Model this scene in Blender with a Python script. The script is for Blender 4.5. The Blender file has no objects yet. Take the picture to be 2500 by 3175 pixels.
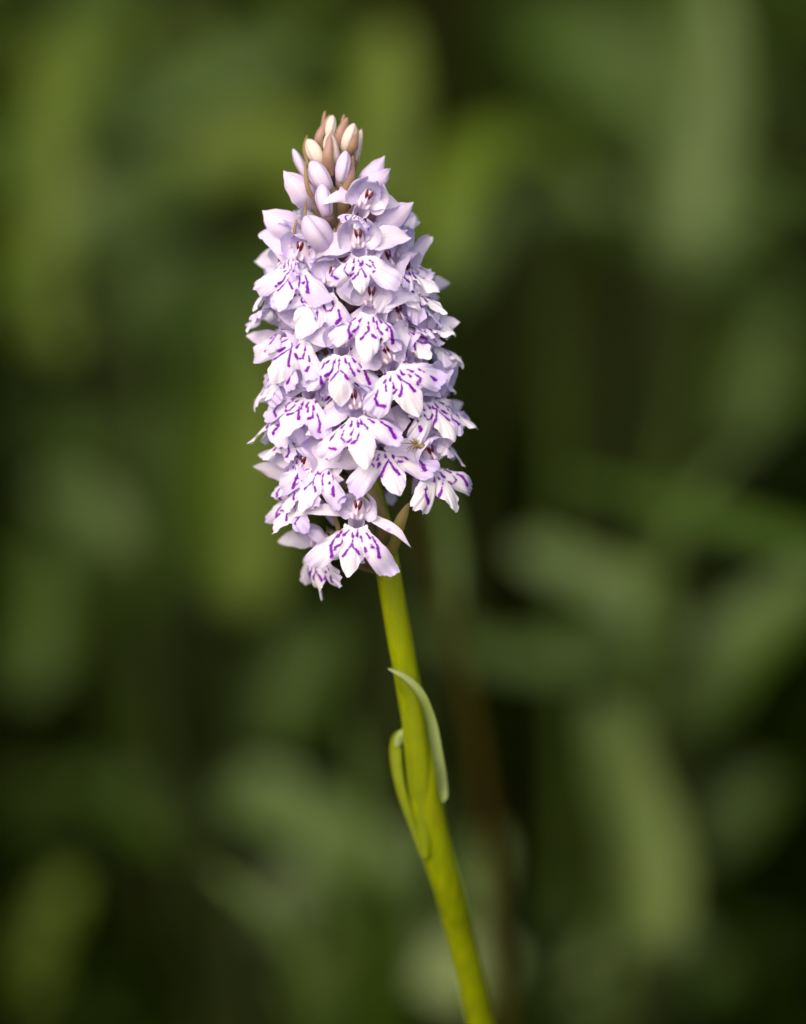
import bpy, math, random
import numpy as np
from mathutils import Vector, Matrix

scene = bpy.context.scene
COL = scene.collection
R = math.radians
MM = 0.001

# ------------------------------------------------------------------ camera
PITCH = R(15.0)                       # looking slightly down into the meadow
FWD = Vector((0, math.cos(PITCH), -math.sin(PITCH)))
RIGHT = Vector((1, 0, 0))
UP = Vector((0, math.sin(PITCH), math.cos(PITCH)))
D0 = 0.600                            # distance to the flower spike
PXMM = 23.1                           # photograph pixels per mm at that distance
CAM = Vector((0, 0, 0.280)) - FWD * D0
K = 1.0 / (PXMM * D0 * 1000)          # tangent per pixel
cam = bpy.data.cameras.new('camera')
cam_ob = bpy.data.objects.new('camera', cam)
COL.objects.link(cam_ob)
cam_ob.matrix_world = Matrix((
    (RIGHT.x, UP.x, -FWD.x, CAM.x), (RIGHT.y, UP.y, -FWD.y, CAM.y),
    (RIGHT.z, UP.z, -FWD.z, CAM.z), (0, 0, 0, 1)))
cam.sensor_fit = 'VERTICAL'
cam.sensor_height = 36.0
cam.sensor_width = 36.0
cam.lens = 36.0 / (3175 * K)
cam.clip_start = 0.01
cam.clip_end = 2000
cam.dof.use_dof = True
cam.dof.focus_distance = 0.5925
cam.dof.aperture_fstop = cam.lens / 21.0     # 21 mm wide entrance pupil
cam.dof.aperture_blades = 0
scene.camera = cam_ob


def at(px, py, depth):
    """point seen at photograph pixel (px, py), depth in metres along the view axis"""
    return CAM + FWD * depth + RIGHT * ((px - 1250) * K * depth) + UP * ((1587.5 - py) * K * depth)


# ------------------------------------------------------------------ world, sun
SUN_EL, SUN_AZ = R(40), R(206)        # behind the camera, a little to its left
world = bpy.data.worlds.new('World')
scene.world = world
world.use_nodes = True
wn = world.node_tree
sky = wn.nodes.new('ShaderNodeTexSky')
sky.sky_type = 'NISHITA'
sky.sun_disc = False
sky.sun_elevation = SUN_EL
sky.sun_rotation = SUN_AZ
sky.dust_density = 10.0
sky.air_density = 1.0
sky.ozone_density = 1.0
bg = wn.nodes['Background']
bg.inputs['Strength'].default_value = 0.15
wn.links.new(sky.outputs[0], bg.inputs['Color'])
sun = bpy.data.lights.new('sun', 'SUN')
sun.energy = 0.5
sun.angle = R(75)
sun.color = (1.0, 0.96, 0.90)
sun_ob = bpy.data.objects.new('sun', sun)
COL.objects.link(sun_ob)
sdir = Vector((math.sin(SUN_AZ) * math.cos(SUN_EL), math.cos(SUN_AZ) * math.cos(SUN_EL), math.sin(SUN_EL)))
sun_ob.rotation_euler = sdir.to_track_quat('Z', 'Y').to_euler()
sun_ob.location = (0, 0, 3)
vs = scene.view_settings
vs.view_transform = 'Standard'
vs.look = 'None'
vs.exposure = 0.45
vs.gamma = 1.0
scene.cycles.use_denoising = True
scene.cycles.max_bounces = 14
scene.cycles.diffuse_bounces = 10
scene.cycles.transmission_bounces = 6


# ------------------------------------------------------------------ materials
def srgb(r, g, b):
    f = lambda c: (c / 255 / 12.92) if c / 255 <= 0.04045 else ((c / 255 + 0.055) / 1.055) ** 2.4
    return (f(r), f(g), f(b), 1)


class Nodes:
    def __init__(self, name):
        self.m = bpy.data.materials.new(name)
        self.m.use_nodes = True
        self.t = self.m.node_tree
        self.t.nodes.clear()
        self.out = self.t.nodes.new('ShaderNodeOutputMaterial')

    def n(self, kind, **kw):
        nd = self.t.nodes.new(kind)
        for k, v in kw.items():
            setattr(nd, k, v)
        return nd

    def l(self, a, b):
        self.t.links.new(a, b)

    def attr(self, name):
        return self.n('ShaderNodeAttribute', attribute_name=name).outputs['Fac']

    def math(self, op, a, b=None, clamp=False):
        nd = self.n('ShaderNodeMath', operation=op, use_clamp=clamp)
        for i, v in enumerate((a, b)):
            if v is None:
                continue
            if isinstance(v, (int, float)):
                nd.inputs[i].default_value = v
            else:
                self.l(v, nd.inputs[i])
        return nd.outputs[0]

    def mix(self, f, a, b):
        nd = self.n('ShaderNodeMix', data_type='RGBA')
        for s, v in ((0, f), (6, a), (7, b)):
            if isinstance(v, (int, float)):
                nd.inputs[s].default_value = v
            elif isinstance(v, tuple):
                nd.inputs[s].default_value = v
            else:
                self.l(v, nd.inputs[s])
        return nd.outputs[2]

    def noise(self, scale, detail=3.0, rough=0.55, coord='Object'):
        tc = self.n('ShaderNodeTexCoord')
        nz = self.n('ShaderNodeTexNoise')
        nz.inputs['Scale'].default_value = scale
        nz.inputs['Detail'].default_value = detail
        nz.inputs['Roughness'].default_value = rough
        self.l(tc.outputs[coord], nz.inputs['Vector'])
        return nz.outputs['Fac']

    def remap(self, v, a, b, c=0.0, d=1.0):
        nd = self.n('ShaderNodeMapRange')
        self.l(v, nd.inputs[0])
        for i, x in enumerate((a, b, c, d)):
            nd.inputs[i + 1].default_value = x
        return nd.outputs[0]

    def objrand(self):
        return self.n('ShaderNodeObjectInfo').outputs['Random']

    def bump(self, height, strength, dist):
        nd = self.n('ShaderNodeBump')
        nd.inputs['Strength'].default_value = strength
        nd.inputs['Distance'].default_value = dist
        self.l(height, nd.inputs['Height'])
        return nd.outputs[0]

    def finish(self, color, rough=0.5, translucent=0.0, normal=None, spec=0.5, tcolor=None):
        p = self.n('ShaderNodeBsdfPrincipled')
        if isinstance(color, tuple):
            p.inputs['Base Color'].default_value = color
        else:
            self.l(color, p.inputs['Base Color'])
        p.inputs['Roughness'].default_value = rough
        p.inputs['Specular IOR Level'].default_value = spec
        if normal is not None:
            self.l(normal, p.inputs['Normal'])
        if translucent:
            tr = self.n('ShaderNodeBsdfTranslucent')
            c = tcolor if tcolor is not None else color
            if isinstance(c, tuple):
                tr.inputs['Color'].default_value = c
            else:
                self.l(c, tr.inputs['Color'])
            mx = self.n('ShaderNodeMixShader')
            mx.inputs[0].default_value = translucent
            self.l(p.outputs[0], mx.inputs[1])
            self.l(tr.outputs[0], mx.inputs[2])
            self.l(mx.outputs[0], self.out.inputs[0])
        else:
            self.l(p.outputs[0], self.out.inputs[0])
        return self.m


WHITE = srgb(246, 244, 249)
LILAC = srgb(197, 182, 237)
LILAC_DEEP = srgb(184, 156, 222)
VIOLET = srgb(112, 4, 160)
MAROON = srgb(104, 10, 38)


def mat_lip():
    N = Nodes('lip_white_with_violet_marks')
    n1 = N.noise(230, 3)
    edge = N.attr('edge')
    fac = N.math('ADD', N.math('MULTIPLY', edge, 0.95), N.remap(n1, 0.35, 0.75, -0.32, 0.28), True)
    fac = N.math('MULTIPLY', fac, N.remap(N.objrand(), 0, 1, 0.55, 1.0))
    base = N.mix(fac, WHITE, LILAC)
    # faint veins fanning over the lip
    v = N.attr('vein')
    w = N.n('ShaderNodeTexNoise', noise_dimensions='1D')
    w.inputs['Scale'].default_value = 14
    N.l(v, w.inputs['W'])
    base = N.mix(N.remap(w.outputs['Fac'], 0.48, 0.72, 0, 0.16), base, LILAC_DEEP)
    base = N.mix(N.remap(N.noise(420, 2), 0.70, 0.76, 0, 0.35), base, srgb(190, 160, 130))
    nf = N.noise(2200, 2)
    d = N.math('ADD', N.attr('mark'), N.remap(nf, 0.2, 0.8, -0.02, 0.02))
    core = N.remap(d, 0.012, -0.008)
    halo = N.remap(d, 0.06, 0.0, 0, 0.30)
    base = N.mix(halo, base, srgb(170, 110, 215))
    mk = N.mix(N.remap(N.noise(700, 2), 0.3, 0.7), VIOLET, srgb(128, 20, 176))
    base = N.mix(core, base, mk)
    b = N.bump(N.noise(2600, 5, 0.7), 0.32, 0.0002)
    return N.finish(base, 0.5, 0.38, b, 0.25)


def mat_tepal(name, white, lilac, amount):
    N = Nodes(name)
    n1 = N.noise(190, 3)
    fac = N.math('ADD', N.math('MULTIPLY', N.attr('edge'), 0.45), N.remap(n1, 0.3, 0.75, -0.1, 0.55), True)
    fac = N.math('MULTIPLY', fac, N.remap(N.objrand(), 0, 1, amount * 0.55, amount))
    base = N.mix(fac, white, lilac)
    v = N.attr('vein')
    w = N.n('ShaderNodeTexNoise', noise_dimensions='1D')
    w.inputs['Scale'].default_value = 9
    w.inputs['Detail'].default_value = 3
    N.l(v, w.inputs['W'])
    base = N.mix(N.remap(w.outputs['Fac'], 0.48, 0.70, 0, 0.30), base, LILAC_DEEP)
    base = N.mix(N.math('MULTIPLY', N.attr('seam'), 0.55), base, srgb(168, 140, 190))
    base = N.mix(N.attr('foot'), base, srgb(196, 190, 150))
    # a few soft violet flecks
    base = N.mix(N.remap(N.noise(330, 1), 0.71, 0.78, 0, 0.5), base, srgb(150, 95, 205))
    b = N.bump(N.noise(2600, 5, 0.7), 0.32, 0.0002)
    return N.finish(base, 0.48, 0.40, b, 0.25)


def mat_mix(name, a, b, scale, rough=0.5, translucent=0.0, bump=0.1, bscale=900, lo=0.3, hi=0.7, spec=0.4, tcolor=None):
    N = Nodes(name)
    c = N.mix(N.remap(N.noise(scale, 4), lo, hi), a, b)
    nb = N.bump(N.noise(bscale, 3), bump, 0.0004) if bump else None
    return N.finish(c, rough, translucent, nb, spec, tcolor)


M_LIP = mat_lip()
M_SEPAL = mat_tepal('sepal_lilac', srgb(247, 243, 250), LILAC, .85)
M_HOOD = mat_tepal('hood_lilac', srgb(240, 235, 248), LILAC, 1.1)
M_BUD_LILAC = mat_tepal('bud_lilac', srgb(238, 230, 246), srgb(198, 174, 230), 1.0)
M_BUD_CREAM = mat_tepal('bud_cream', srgb(244, 238, 218), srgb(226, 206, 218), 0.9)
M_COLUMN = mat_mix('column_pale', srgb(240, 228, 240), srgb(214, 196, 222), 900, 0.35, 0.2, 0.05)
M_ANTHER = mat_mix('anther_maroon', MAROON, srgb(70, 6, 30), 900, 0.3, 0, 0.05)
M_SPUR = mat_tepal('spur_lilac', srgb(232, 224, 240), LILAC, 0.9)
M_OVARY = mat_mix('ovary_green_purple', srgb(116, 120, 52), srgb(128, 92, 110), 160, 0.45, 0.1)
M_BRACT_BROWN = mat_mix('bract_brown', srgb(164, 126, 124), srgb(140, 114, 84), 260, 0.5, 0.15, 0.2, lo=0.35, hi=0.65)
M_BRACT_GREEN = mat_mix('bract_green', srgb(120, 122, 48), srgb(124, 96, 84), 200, 0.45, 0.15, 0.2)
M_BRACT_YELLOW = mat_mix('bract_yellow', srgb(134, 114, 70), srgb(122, 98, 84), 300, 0.5, 0.15, 0.2)


def mat_stem():
    N = Nodes('stem_yellow_green')
    tc = N.n('ShaderNodeTexCoord')
    mp = N.n('ShaderNodeMapping')
    mp.inputs['Scale'].default_value = (900, 900, 25)
    N.l(tc.outputs['Object'], mp.inputs['Vector'])
    nz = N.n('ShaderNodeTexNoise')
    nz.inputs['Scale'].default_value = 1.0
    N.l(mp.outputs[0], nz.inputs['Vector'])
    c = N.mix(N.remap(nz.outputs['Fac'], 0.3, 0.7), srgb(138, 152, 0), srgb(116, 131, 0))
    c = N.mix(N.remap(N.noise(60, 3), 0.55, 0.75, 0, 0.5), c, srgb(104, 106, 14))
    nb = N.bump(nz.outputs['Fac'], 0.25, 0.0004)
    return N.finish(c, 0.42, 0.12, nb, 0.4, srgb(150, 165, 10))


M_STEM = mat_stem()
M_SHEATH = mat_mix('sheath_green', srgb(136, 150, 8), srgb(116, 132, 14), 120, 0.45, 0.25, 0.15)
M_SHEATH_PALE = mat_mix('sheath_pale', srgb(152, 168, 112), srgb(134, 152, 76), 130, 0.4, 0.2, 0.15)
M_SPIDER = mat_mix('spider_olive', srgb(132, 122, 70), srgb(96, 82, 46), 900, 0.4)


def mat_leaf(name, a, b, rough=0.5, spec=0.2):
    N = Nodes(name)
    c = N.mix(N.remap(N.noise(45, 4), 0.3, 0.7), a, b)
    e = N.attr('edge')
    c = N.mix(N.remap(e, 0.10, 0.0, 0, 0.3), c, srgb(120, 138, 70))
    nb = N.bump(N.noise(160, 3), 0.25, 0.002)
    return N.finish(c, rough, 0.15, nb, spec, srgb(90, 115, 10))


LEAFM = {
    'olive': mat_leaf('leaf_olive', srgb(78, 97, 8), srgb(62, 80, 6)),
    'green': mat_leaf('leaf_green', srgb(52, 75, 8), srgb(42, 61, 6)),
    'deep': mat_leaf('leaf_deep_green', srgb(40, 57, 5), srgb(28, 42, 3), 0.7, 0.1),
    'grey': mat_leaf('leaf_grey_green', srgb(72, 90, 42), srgb(58, 76, 30), 0.45),
    'pale': mat_leaf('leaf_pale', srgb(108, 126, 76), srgb(92, 110, 56), 0.45),
    'dark': mat_leaf('leaf_shade_dark', srgb(20, 30, 2), srgb(14, 22, 2), 0.8, 0.0),  # shade inside the dense sward, put into the leaf colour
    'brown': mat_mix('stalk_brown', srgb(46, 44, 12), srgb(40, 32, 12), 40, 0.8, spec=0.0),
}
M_STALK = mat_mix('stalk_green', srgb(34, 44, 6), srgb(28, 36, 6), 40, 0.7, spec=0.1)


def mat_soil():
    N = Nodes('soil_and_moss')
    c = N.mix(N.remap(N.noise(9, 6), 0.35, 0.65), srgb(26, 22, 10), srgb(28, 32, 8))
    return N.finish(c, 0.9, 0, N.bump(N.noise(40, 5), 0.6, 0.01), 0.0)


# ------------------------------------------------------------------ mesh helpers
def make(name, verts, faces, mat, parent=None, attrs=None, smooth=True, matrix=None):
    me = bpy.data.meshes.new(name)
    me.from_pydata([tuple(v) for v in verts], [], faces)
    if smooth:
        me.polygons.foreach_set('use_smooth', [True] * len(me.polygons))
    if attrs:
        for k, v in attrs.items():
            a = me.attributes.new(k, 'FLOAT', 'POINT')
            a.data.foreach_set('value', np.asarray(v, dtype=np.float32))
    me.materials.append(mat)
    me.update()
    ob = bpy.data.objects.new(name, me)
    COL.objects.link(ob)
    if parent is not None:
        ob.parent = parent
    if matrix is not None:
        ob.matrix_local = matrix
    return ob


def empty(name, loc, label, cat, group=None):
    o = bpy.data.objects.new(name, None)
    COL.objects.link(o)
    o.location = loc
    o.empty_display_size = 0.01
    o['label'] = label
    o['category'] = cat
    if group:
        o['group'] = group
    return o


def grid_faces(nu, nv, close_v=False):
    f = []
    for i in range(nu - 1):
        for j in range(nv if close_v else nv - 1):
            k = (j + 1) % nv
            f.append((i * nv + j, i * nv + k, (i + 1) * nv + k, (i + 1) * nv + j))
    return f


def spline(ctrl, ts):
    """Catmull-Rom through the control points"""
    P = np.array([tuple(p) for p in ctrl], float)
    n = len(P)
    P = np.vstack([2 * P[0] - P[1], P, 2 * P[-1] - P[-2]])
    out = []
    for t in ts:
        x = min(max(t, 0), 1) * (n - 1)
        i = min(int(x), n - 2)
        u = x - i
        p0, p1, p2, p3 = P[i], P[i + 1], P[i + 2], P[i + 3]
        out.append(0.5 * ((2 * p1) + (-p0 + p2) * u + (2 * p0 - 5 * p1 + 4 * p2 - p3) * u * u
                          + (-p0 + 3 * p1 - 3 * p2 + p3) * u ** 3))
    return np.array(out)


def unit(a):
    return a / (np.linalg.norm(a, axis=-1, keepdims=True) + 1e-12)


def petal(ctrl, W, hint, rnd, cup=0.3, a=0.55, b=0.7, nl=15, nw=9, twist=0.0, ruffle=0.05, base=0.08):
    """leaf-shaped sheet along a curved midrib -> verts, faces, attrs"""
    ts = np.linspace(0, 1, nl)
    ts = 0.5 * ts + 0.5 * (1 - (1 - ts) ** 1.6)
    C = spline(ctrl, ts)
    T = unit(np.gradient(C, axis=0))
    H = np.array(tuple(hint), float)
    S = unit(np.cross(T, H))
    N = np.cross(S, T)
    ang = twist * ts[:, None]
    S, N = S * np.cos(ang) + N * np.sin(ang), N * np.cos(ang) - S * np.sin(ang)
    tm = a / (a + b)
    prof = (ts ** a) * ((1 - ts) ** b) / (tm ** a * (1 - tm) ** b)
    prof = np.maximum(prof, base * (1 - ts)) + 0.012
    w = W * prof
    ss = np.linspace(-1, 1, nw)
    ph = [rnd.uniform(0, 6.28) for _ in range(6)]
    V, E, VE = [], [], []
    asym = rnd.uniform(-0.12, 0.12)
    for i, t in enumerate(ts):
        for s in ss:
            ww = w[i] * (1 + asym * s)
            ww *= 1 + ruffle * abs(s) * (math.sin(11 * t + ph[0] + s) + 0.6 * math.sin(23 * t + ph[1] - s))
            z = cup * w[i] * s * s
            z += ruffle * W * 1.6 * abs(s) ** 1.5 * math.sin(8 * t + ph[2] + 1.7 * s) * min(1, 3 * t)
            z += ruffle * W * 0.7 * math.sin(5 * t + ph[3]) * math.sin(2.2 * s + ph[4])
            z -= 0.05 * W * math.exp(-(s * 5) ** 2)
            V.append(C[i] + S[i] * (s * ww) + N[i] * z)
            E.append(abs(s))
            VE.append(s + rnd.random() * 0.0 + ph[5])
    return V, grid_faces(nl, nw), {'edge': E, 'vein': VE}


def tube(ctrl, radii, n=10, segs=10, cap=True):
    ts = np.linspace(0, 1, n)
    C = spline(ctrl, ts)
    rr = np.interp(ts, np.linspace(0, 1, len(radii)), radii)
    T = unit(np.gradient(C, axis=0))
    ref = np.array([0.31, 0.2, 0.93])
    if abs(np.dot(T[0], ref)) > 0.9:
        ref = np.array([1.0, 0.1, 0])
    A = unit(np.cross(T, ref))
    B = np.cross(T, A)
    V = []
    for i in range(n):
        for j in range(segs):
            q = 2 * math.pi * j / segs
            V.append(C[i] + (A[i] * math.cos(q) + B[i] * math.sin(q)) * rr[i])
    F = grid_faces(n, segs, True)
    if cap:
        F.append(tuple(range(segs))[::-1])
        F.append(tuple(range((n - 1) * segs, n * segs)))
    return V, F


def ellipsoid(c, ax, nu=9, nv=10):
    """ax: three axis vectors"""
    V = []
    ax = [np.array(tuple(x), float) for x in ax]
    c = np.array(tuple(c), float)
    for i in range(nu):
        th = math.pi * (0.02 + 0.96 * i / (nu - 1))
        for j in range(nv):
            p = 2 * math.pi * j / nv
            V.append(c + ax[0] * math.cos(th) + (ax[1] * math.cos(p) + ax[2] * math.sin(p)) * math.sin(th))
    F = grid_faces(nu, nv, True)
    F.append(tuple(range(nv))[::-1])
    F.append(tuple(range((nu - 1) * nv, nu * nv)))
    return V, F


def join(*parts):
    V, F = [], []
    for v, f in parts:
        o = len(V)
        V += list(v)
        F += [tuple(i + o for i in q) for q in f]
    return V, F


def mm(V):
    return [np.asarray(v) * MM for v in V]


# ------------------------------------------------------------------ the setting
G = 400.0
ground = make('ground', [(-G, -G, 0), (G, -G, 0), (G, G, 0), (-G, G, 0)], [(0, 1, 2, 3)], mat_soil(), smooth=False)
ground['kind'] = 'structure'


def undergrowth():
    rnd = random.Random(5)
    V, F, E = [], [], []

    def blade(x, y, h, w, lean, az, nseg=5, droop=0.4):
        o = len(V)
        dx, dy = math.cos(az), math.sin(az)
        sx, sy = -dy, dx
        for i in range(nseg + 1):
            t = i / nseg
            z = h * (t - droop * t * t * lean)
            d = lean * h * t ** 1.6
            ww = w * (0.5 + 0.9 * t) * (1 - t ** 3) * 0.9 + 0.0003
            for s in (-1, 1):
                V.append((x + dx * d + sx * s * ww, y + dy * d + sy * s * ww, max(z, 0.001) + 0.12 * ww * (s * s)))
                E.append(1.0)
        for i in range(nseg):
            F.append((o + 2 * i, o + 2 * i + 1, o + 2 * i + 3, o + 2 * i + 2))
    # short dense sward, in loose tufts
    for _ in range(900):
        y = 0.10 + 3.4 * rnd.random() ** 1.5
        x = rnd.uniform(-0.35 - 0.33 * y, 0.35 + 0.33 * y)
        n = rnd.randint(4, 12)
        hh = rnd.uniform(0.03, 0.11)
        for _ in range(n):
            blade(x + rnd.gauss(0, 0.02), y + rnd.gauss(0, 0.02), hh * rnd.uniform(0.6, 1.3), rnd.uniform(0.0012, 0.004),
                  rnd.uniform(0.2, 1.1), rnd.uniform(0, 6.28))
    for _ in range(700):          # broader small leaves between the tufts
        y = 0.15 + 3.0 * rnd.random() ** 1.4
        x = rnd.uniform(-0.35 - 0.3 * y, 0.35 + 0.3 * y)
        blade(x, y, rnd.uniform(0.05, 0.16), rnd.uniform(0.004, 0.010), rnd.uniform(0.4, 1.2), rnd.uniform(0, 6.28), 6)
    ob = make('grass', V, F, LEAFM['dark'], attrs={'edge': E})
    ob['label'] = 'blurred sward of short grass and small leaves covering the ground, coloured dark as if shaded'
    ob['category'] = 'grass'
    ob['kind'] = 'stuff'


undergrowth()


def side_undergrowth():
    """loose leafy growth that carries on to both sides of the plants in view"""
    rnd = random.Random(77)
    V, F, E = [], [], []
    for _ in range(420):
        d = rnd.uniform(0.85, 2.2)
        side = rnd.choice((-1, 1))
        x0 = side * (0.105 * d + 0.07 + rnd.random() * 0.75)
        y0 = d - 0.58
        for _ in range(rnd.randint(3, 7)):
            az = rnd.uniform(0, 6.28)
            L = rnd.uniform(.12, .34)
            le = rnd.uniform(.15, .8)
            x, y = x0 + rnd.gauss(0, .02), y0 + rnd.gauss(0, .02)
            P = [(x, y, 0), (x + math.cos(az) * L * le * .2, y + math.sin(az) * L * le * .2, L * .5),
                 (x + math.cos(az) * L * le, y + math.sin(az) * L * le, L * (.95 - .3 * le))]
            v, f, a = petal(P, rnd.uniform(.003, .013), (-math.cos(az) * .5, -math.sin(az) * .5 - .3, .8), rnd, a=.5, b=.5, nl=8, nw=3, base=.2)
            o = len(V)
            V += v
            F += [tuple(i + o for i in q) for q in f]
            E += a['edge']
    ob = make('undergrowth', V, F, LEAFM['green'], attrs={'edge': E})
    ob['label'] = 'loose green leafy undergrowth spreading to both sides of the meadow plants'
    ob['category'] = 'undergrowth'
    ob['kind'] = 'stuff'


side_undergrowth()

# ------------------------------------------------------------------ meadow plants behind (far out of focus)
DP = 1.4637    # the polylines below were measured on a 1708 pixel wide view


def plant(name, label, root_xy, leaves, seed):
    rnd = random.Random(seed)
    base = Vector((root_xy[0], root_xy[1], 0))
    e = empty(name, base, label, 'plant', 'meadow plants behind the orchid')
    for pts, depth, width, mat, face in leaves:
        dd = depth if isinstance(depth, (list, tuple)) else [depth] * len(pts)
        if len(dd) == 2:
            dd = list(np.linspace(dd[0], dd[1], len(pts)))
        # stand everything well back, but never below the ground
        dd = [min(d * 1.14, (CAM.z - .02) / (.2588 + (y * DP - 1587.5) * K * .966)) for (x, y), d in zip(pts, dd)]
        P = [at(x * DP, y * DP, d) - base for (x, y), d in zip(pts, dd)]
        W = 0.5 * width * DP * K * float(np.mean(dd))
        tocam = (CAM - (P[0] + base)).normalized()
        H = tocam * (1 - face) + Vector((0, 0, 1)) * face
        V, F, A = petal(P, W, H, rnd, cup=0.25, a=0.4, b=0.5, nl=16, nw=7, ruffle=0.05, base=0.15)
        make('leaf', V, F, LEAFM[mat], e, A)
        b = P[0]
        q = Vector((b.x * 0.35, b.y * 0.35, b.z * 0.45))
        V, F = tube([(0, 0, 0), q, b, b + (P[1] - b) * 0.15], [0.0022, 0.0018, 0.0012, 0.0008], 9, 6)
        make('leaf_stalk', V, F, M_STALK, e)
    return e


def rooted(px, depth):
    p = at(px * DP, 1084, depth)
    return (p.x, p.y)


plant('leafy_plant', 'broad-leaved olive plant filling the blurred upper left background', rooted(330, 1.10), [
    ([(70, 700), (95, 420), (105, 60)], 1.05, 130, 'olive', .3),
    ([(230, 270), (420, 195), (640, 90)], (1.0, 1.04), 160, 'grey', .6),
    ([(330, 420), (500, 300), (720, 300)], 1.12, 150, 'olive', .4),
    ([(180, 520), (280, 430), (420, 400)], 1.02, 170, 'green', .5),
    ([(210, 700), (300, 600), (430, 560)], 1.10, 130, 'green', .4),
    ([(20, 480), (60, 640), (150, 760)], 1.05, 120, 'olive', .4),
], 1)
plant('leafy_plant', 'tall olive-green plant blurred behind the tip of the flower spike', rooted(840, 1.05), [
    ([(790, 480), (800, 280), (830, 40)], 1.02, 150, 'olive', .3),
    ([(700, 560), (660, 420), (560, 330)], 1.10, 130, 'olive', .4),
    ([(900, 620), (950, 420), (1040, 310), (1160, 320), (1230, 420)], (0.98, 1.02), 120, 'olive', .5),
    ([(930, 640), (1000, 500), (1060, 420)], 1.08, 110, 'green', .4),
    ([(1090, 460), (1190, 400), (1300, 440)], 1.02, 110, 'grey', .5),
], 2)
plant('leafy_plant', 'grey-green upright plant blurred in the upper right background', rooted(1450, 1.08), [
    ([(1450, 560), (1490, 260), (1500, -90)], 1.0, 190, 'grey', .5),
    ([(1330, 260), (1240, 160), (1110, 90)], 1.14, 220, 'green', .5),
    ([(1340, 330), (1330, 180), (1300, 40)], 1.18, 180, 'green', .4),
    ([(1440, 600), (1520, 480), (1640, 420)], 1.10, 150, 'green', .4),
    ([(1560, 950), (1600, 750), (1640, 560)], 1.05, 130, 'green', .4),
], 3)
plant('leafy_plant', 'green plant with long leaves blurred left of the flower spike', rooted(460, 1.0), [
    ([(430, 1280), (470, 950), (500, 560)], 1.04, 210, 'green', .3),
    ([(400, 1240), (400, 1050), (330, 860)], 1.06, 130, 'green', .4),
    ([(520, 1300), (530, 1050), (540, 700)], 1.02, 170, 'olive', .35),
    ([(260, 1180), (180, 1080), (70, 1030)], 1.0, 130, 'grey', .5),
    ([(250, 1000), (180, 930), (80, 900)], 1.08, 110, 'green', .5),
    ([(560, 1600), (620, 1430), (700, 1300)], 1.04, 170, 'green', .4),
    ([(40, 1480), (90, 1320), (80, 1120)], 1.06, 150, 'green', .3),
], 4)
plant('leafy_plant', 'pale grey-green plant with arching leaves blurred right of the orchid stem', rooted(1300, 0.95), [
    ([(1440, 1320), (1250, 1235), (1090, 1160)], (0.95, 0.93), 170, 'pale', .6),
    ([(1470, 1310), (1260, 1392), (1050, 1395), (850, 1310)], (0.98, 0.94), 110, 'grey', .5),
    ([(1400, 2030), (1350, 1790), (1290, 1610), (1250, 1490)], (0.90, 0.88), 175, 'pale', .6),
    ([(1420, 1560), (1560, 1380), (1760, 1200)], 0.98, 170, 'green', .5),
    ([(1500, 1820), (1580, 1700), (1660, 1640)], 1.0, 140, 'green', .4),
], 5)
plant('leafy_plant', 'low grey-green plant blurred along the bottom left of the meadow', rooted(560, 0.95), [
    ([(480, 1640), (650, 1760), (880, 1860)], (0.94, 0.92), 190, 'grey', .6),
    ([(560, 2000), (660, 1900), (800, 1850)], 0.98, 170, 'grey', .5),
    ([(420, 1780), (300, 1720), (130, 1640)], 1.0, 150, 'green', .5),
    ([(60, 2150), (90, 1980), (170, 1850)], 0.98, 120, 'olive', .4),
    ([(520, 1960), (450, 1900), (300, 1900)], 1.02, 130, 'green', .5),
    ([(600, 2120), (720, 2060), (880, 2050)], 0.96, 130, 'olive', .5),
], 6)
plant('leafy_plant', 'small pale plant blurred behind the foot of the orchid stem', rooted(1040, 0.92), [
    ([(930, 2150), (985, 2075), (1090, 2030)], 0.94, 170, 'pale', .5),
    ([(1010, 1960), (1020, 1860), (1045, 1760)], 0.90, 90, 'grey', .4),
    ([(860, 2040), (870, 1950), (840, 1860)], 0.95, 120, 'grey', .4),
    ([(1220, 2140), (1330, 2030), (1490, 1970)], 0.96, 140, 'grey', .5),
    ([(1420, 2160), (1530, 2060), (1680, 2000)], 1.0, 150, 'green', .5),
], 7)


def herb(label, root, boxes, n, seed, mats):
    """bushy herb: many overlapping leaves further back than the single plants"""
    rnd = random.Random(seed)
    lv = []
    for k in range(n):
        x0, y0, x1, y1, d0, d1 = boxes[k % len(boxes)]
        x, y, d = rnd.uniform(x0, x1), rnd.uniform(y0, y1), rnd.uniform(d0, d1)
        a = rnd.uniform(0, 6.28)
        L = rnd.uniform(130, 260)
        dx, dy = math.cos(a) * L, math.sin(a) * L * .8
        lv.append(([(x - dx * .5, y - dy * .5), (x + dy * .12, y - 12), (x + dx * .5, y + dy * .5)], (d, d + rnd.uniform(-.05, .05)), rnd.uniform(110, 200),
                   rnd.choice(mats), rnd.uniform(.3, .65)))
    return plant('bushy_herb', label, root, lv, seed)


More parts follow.
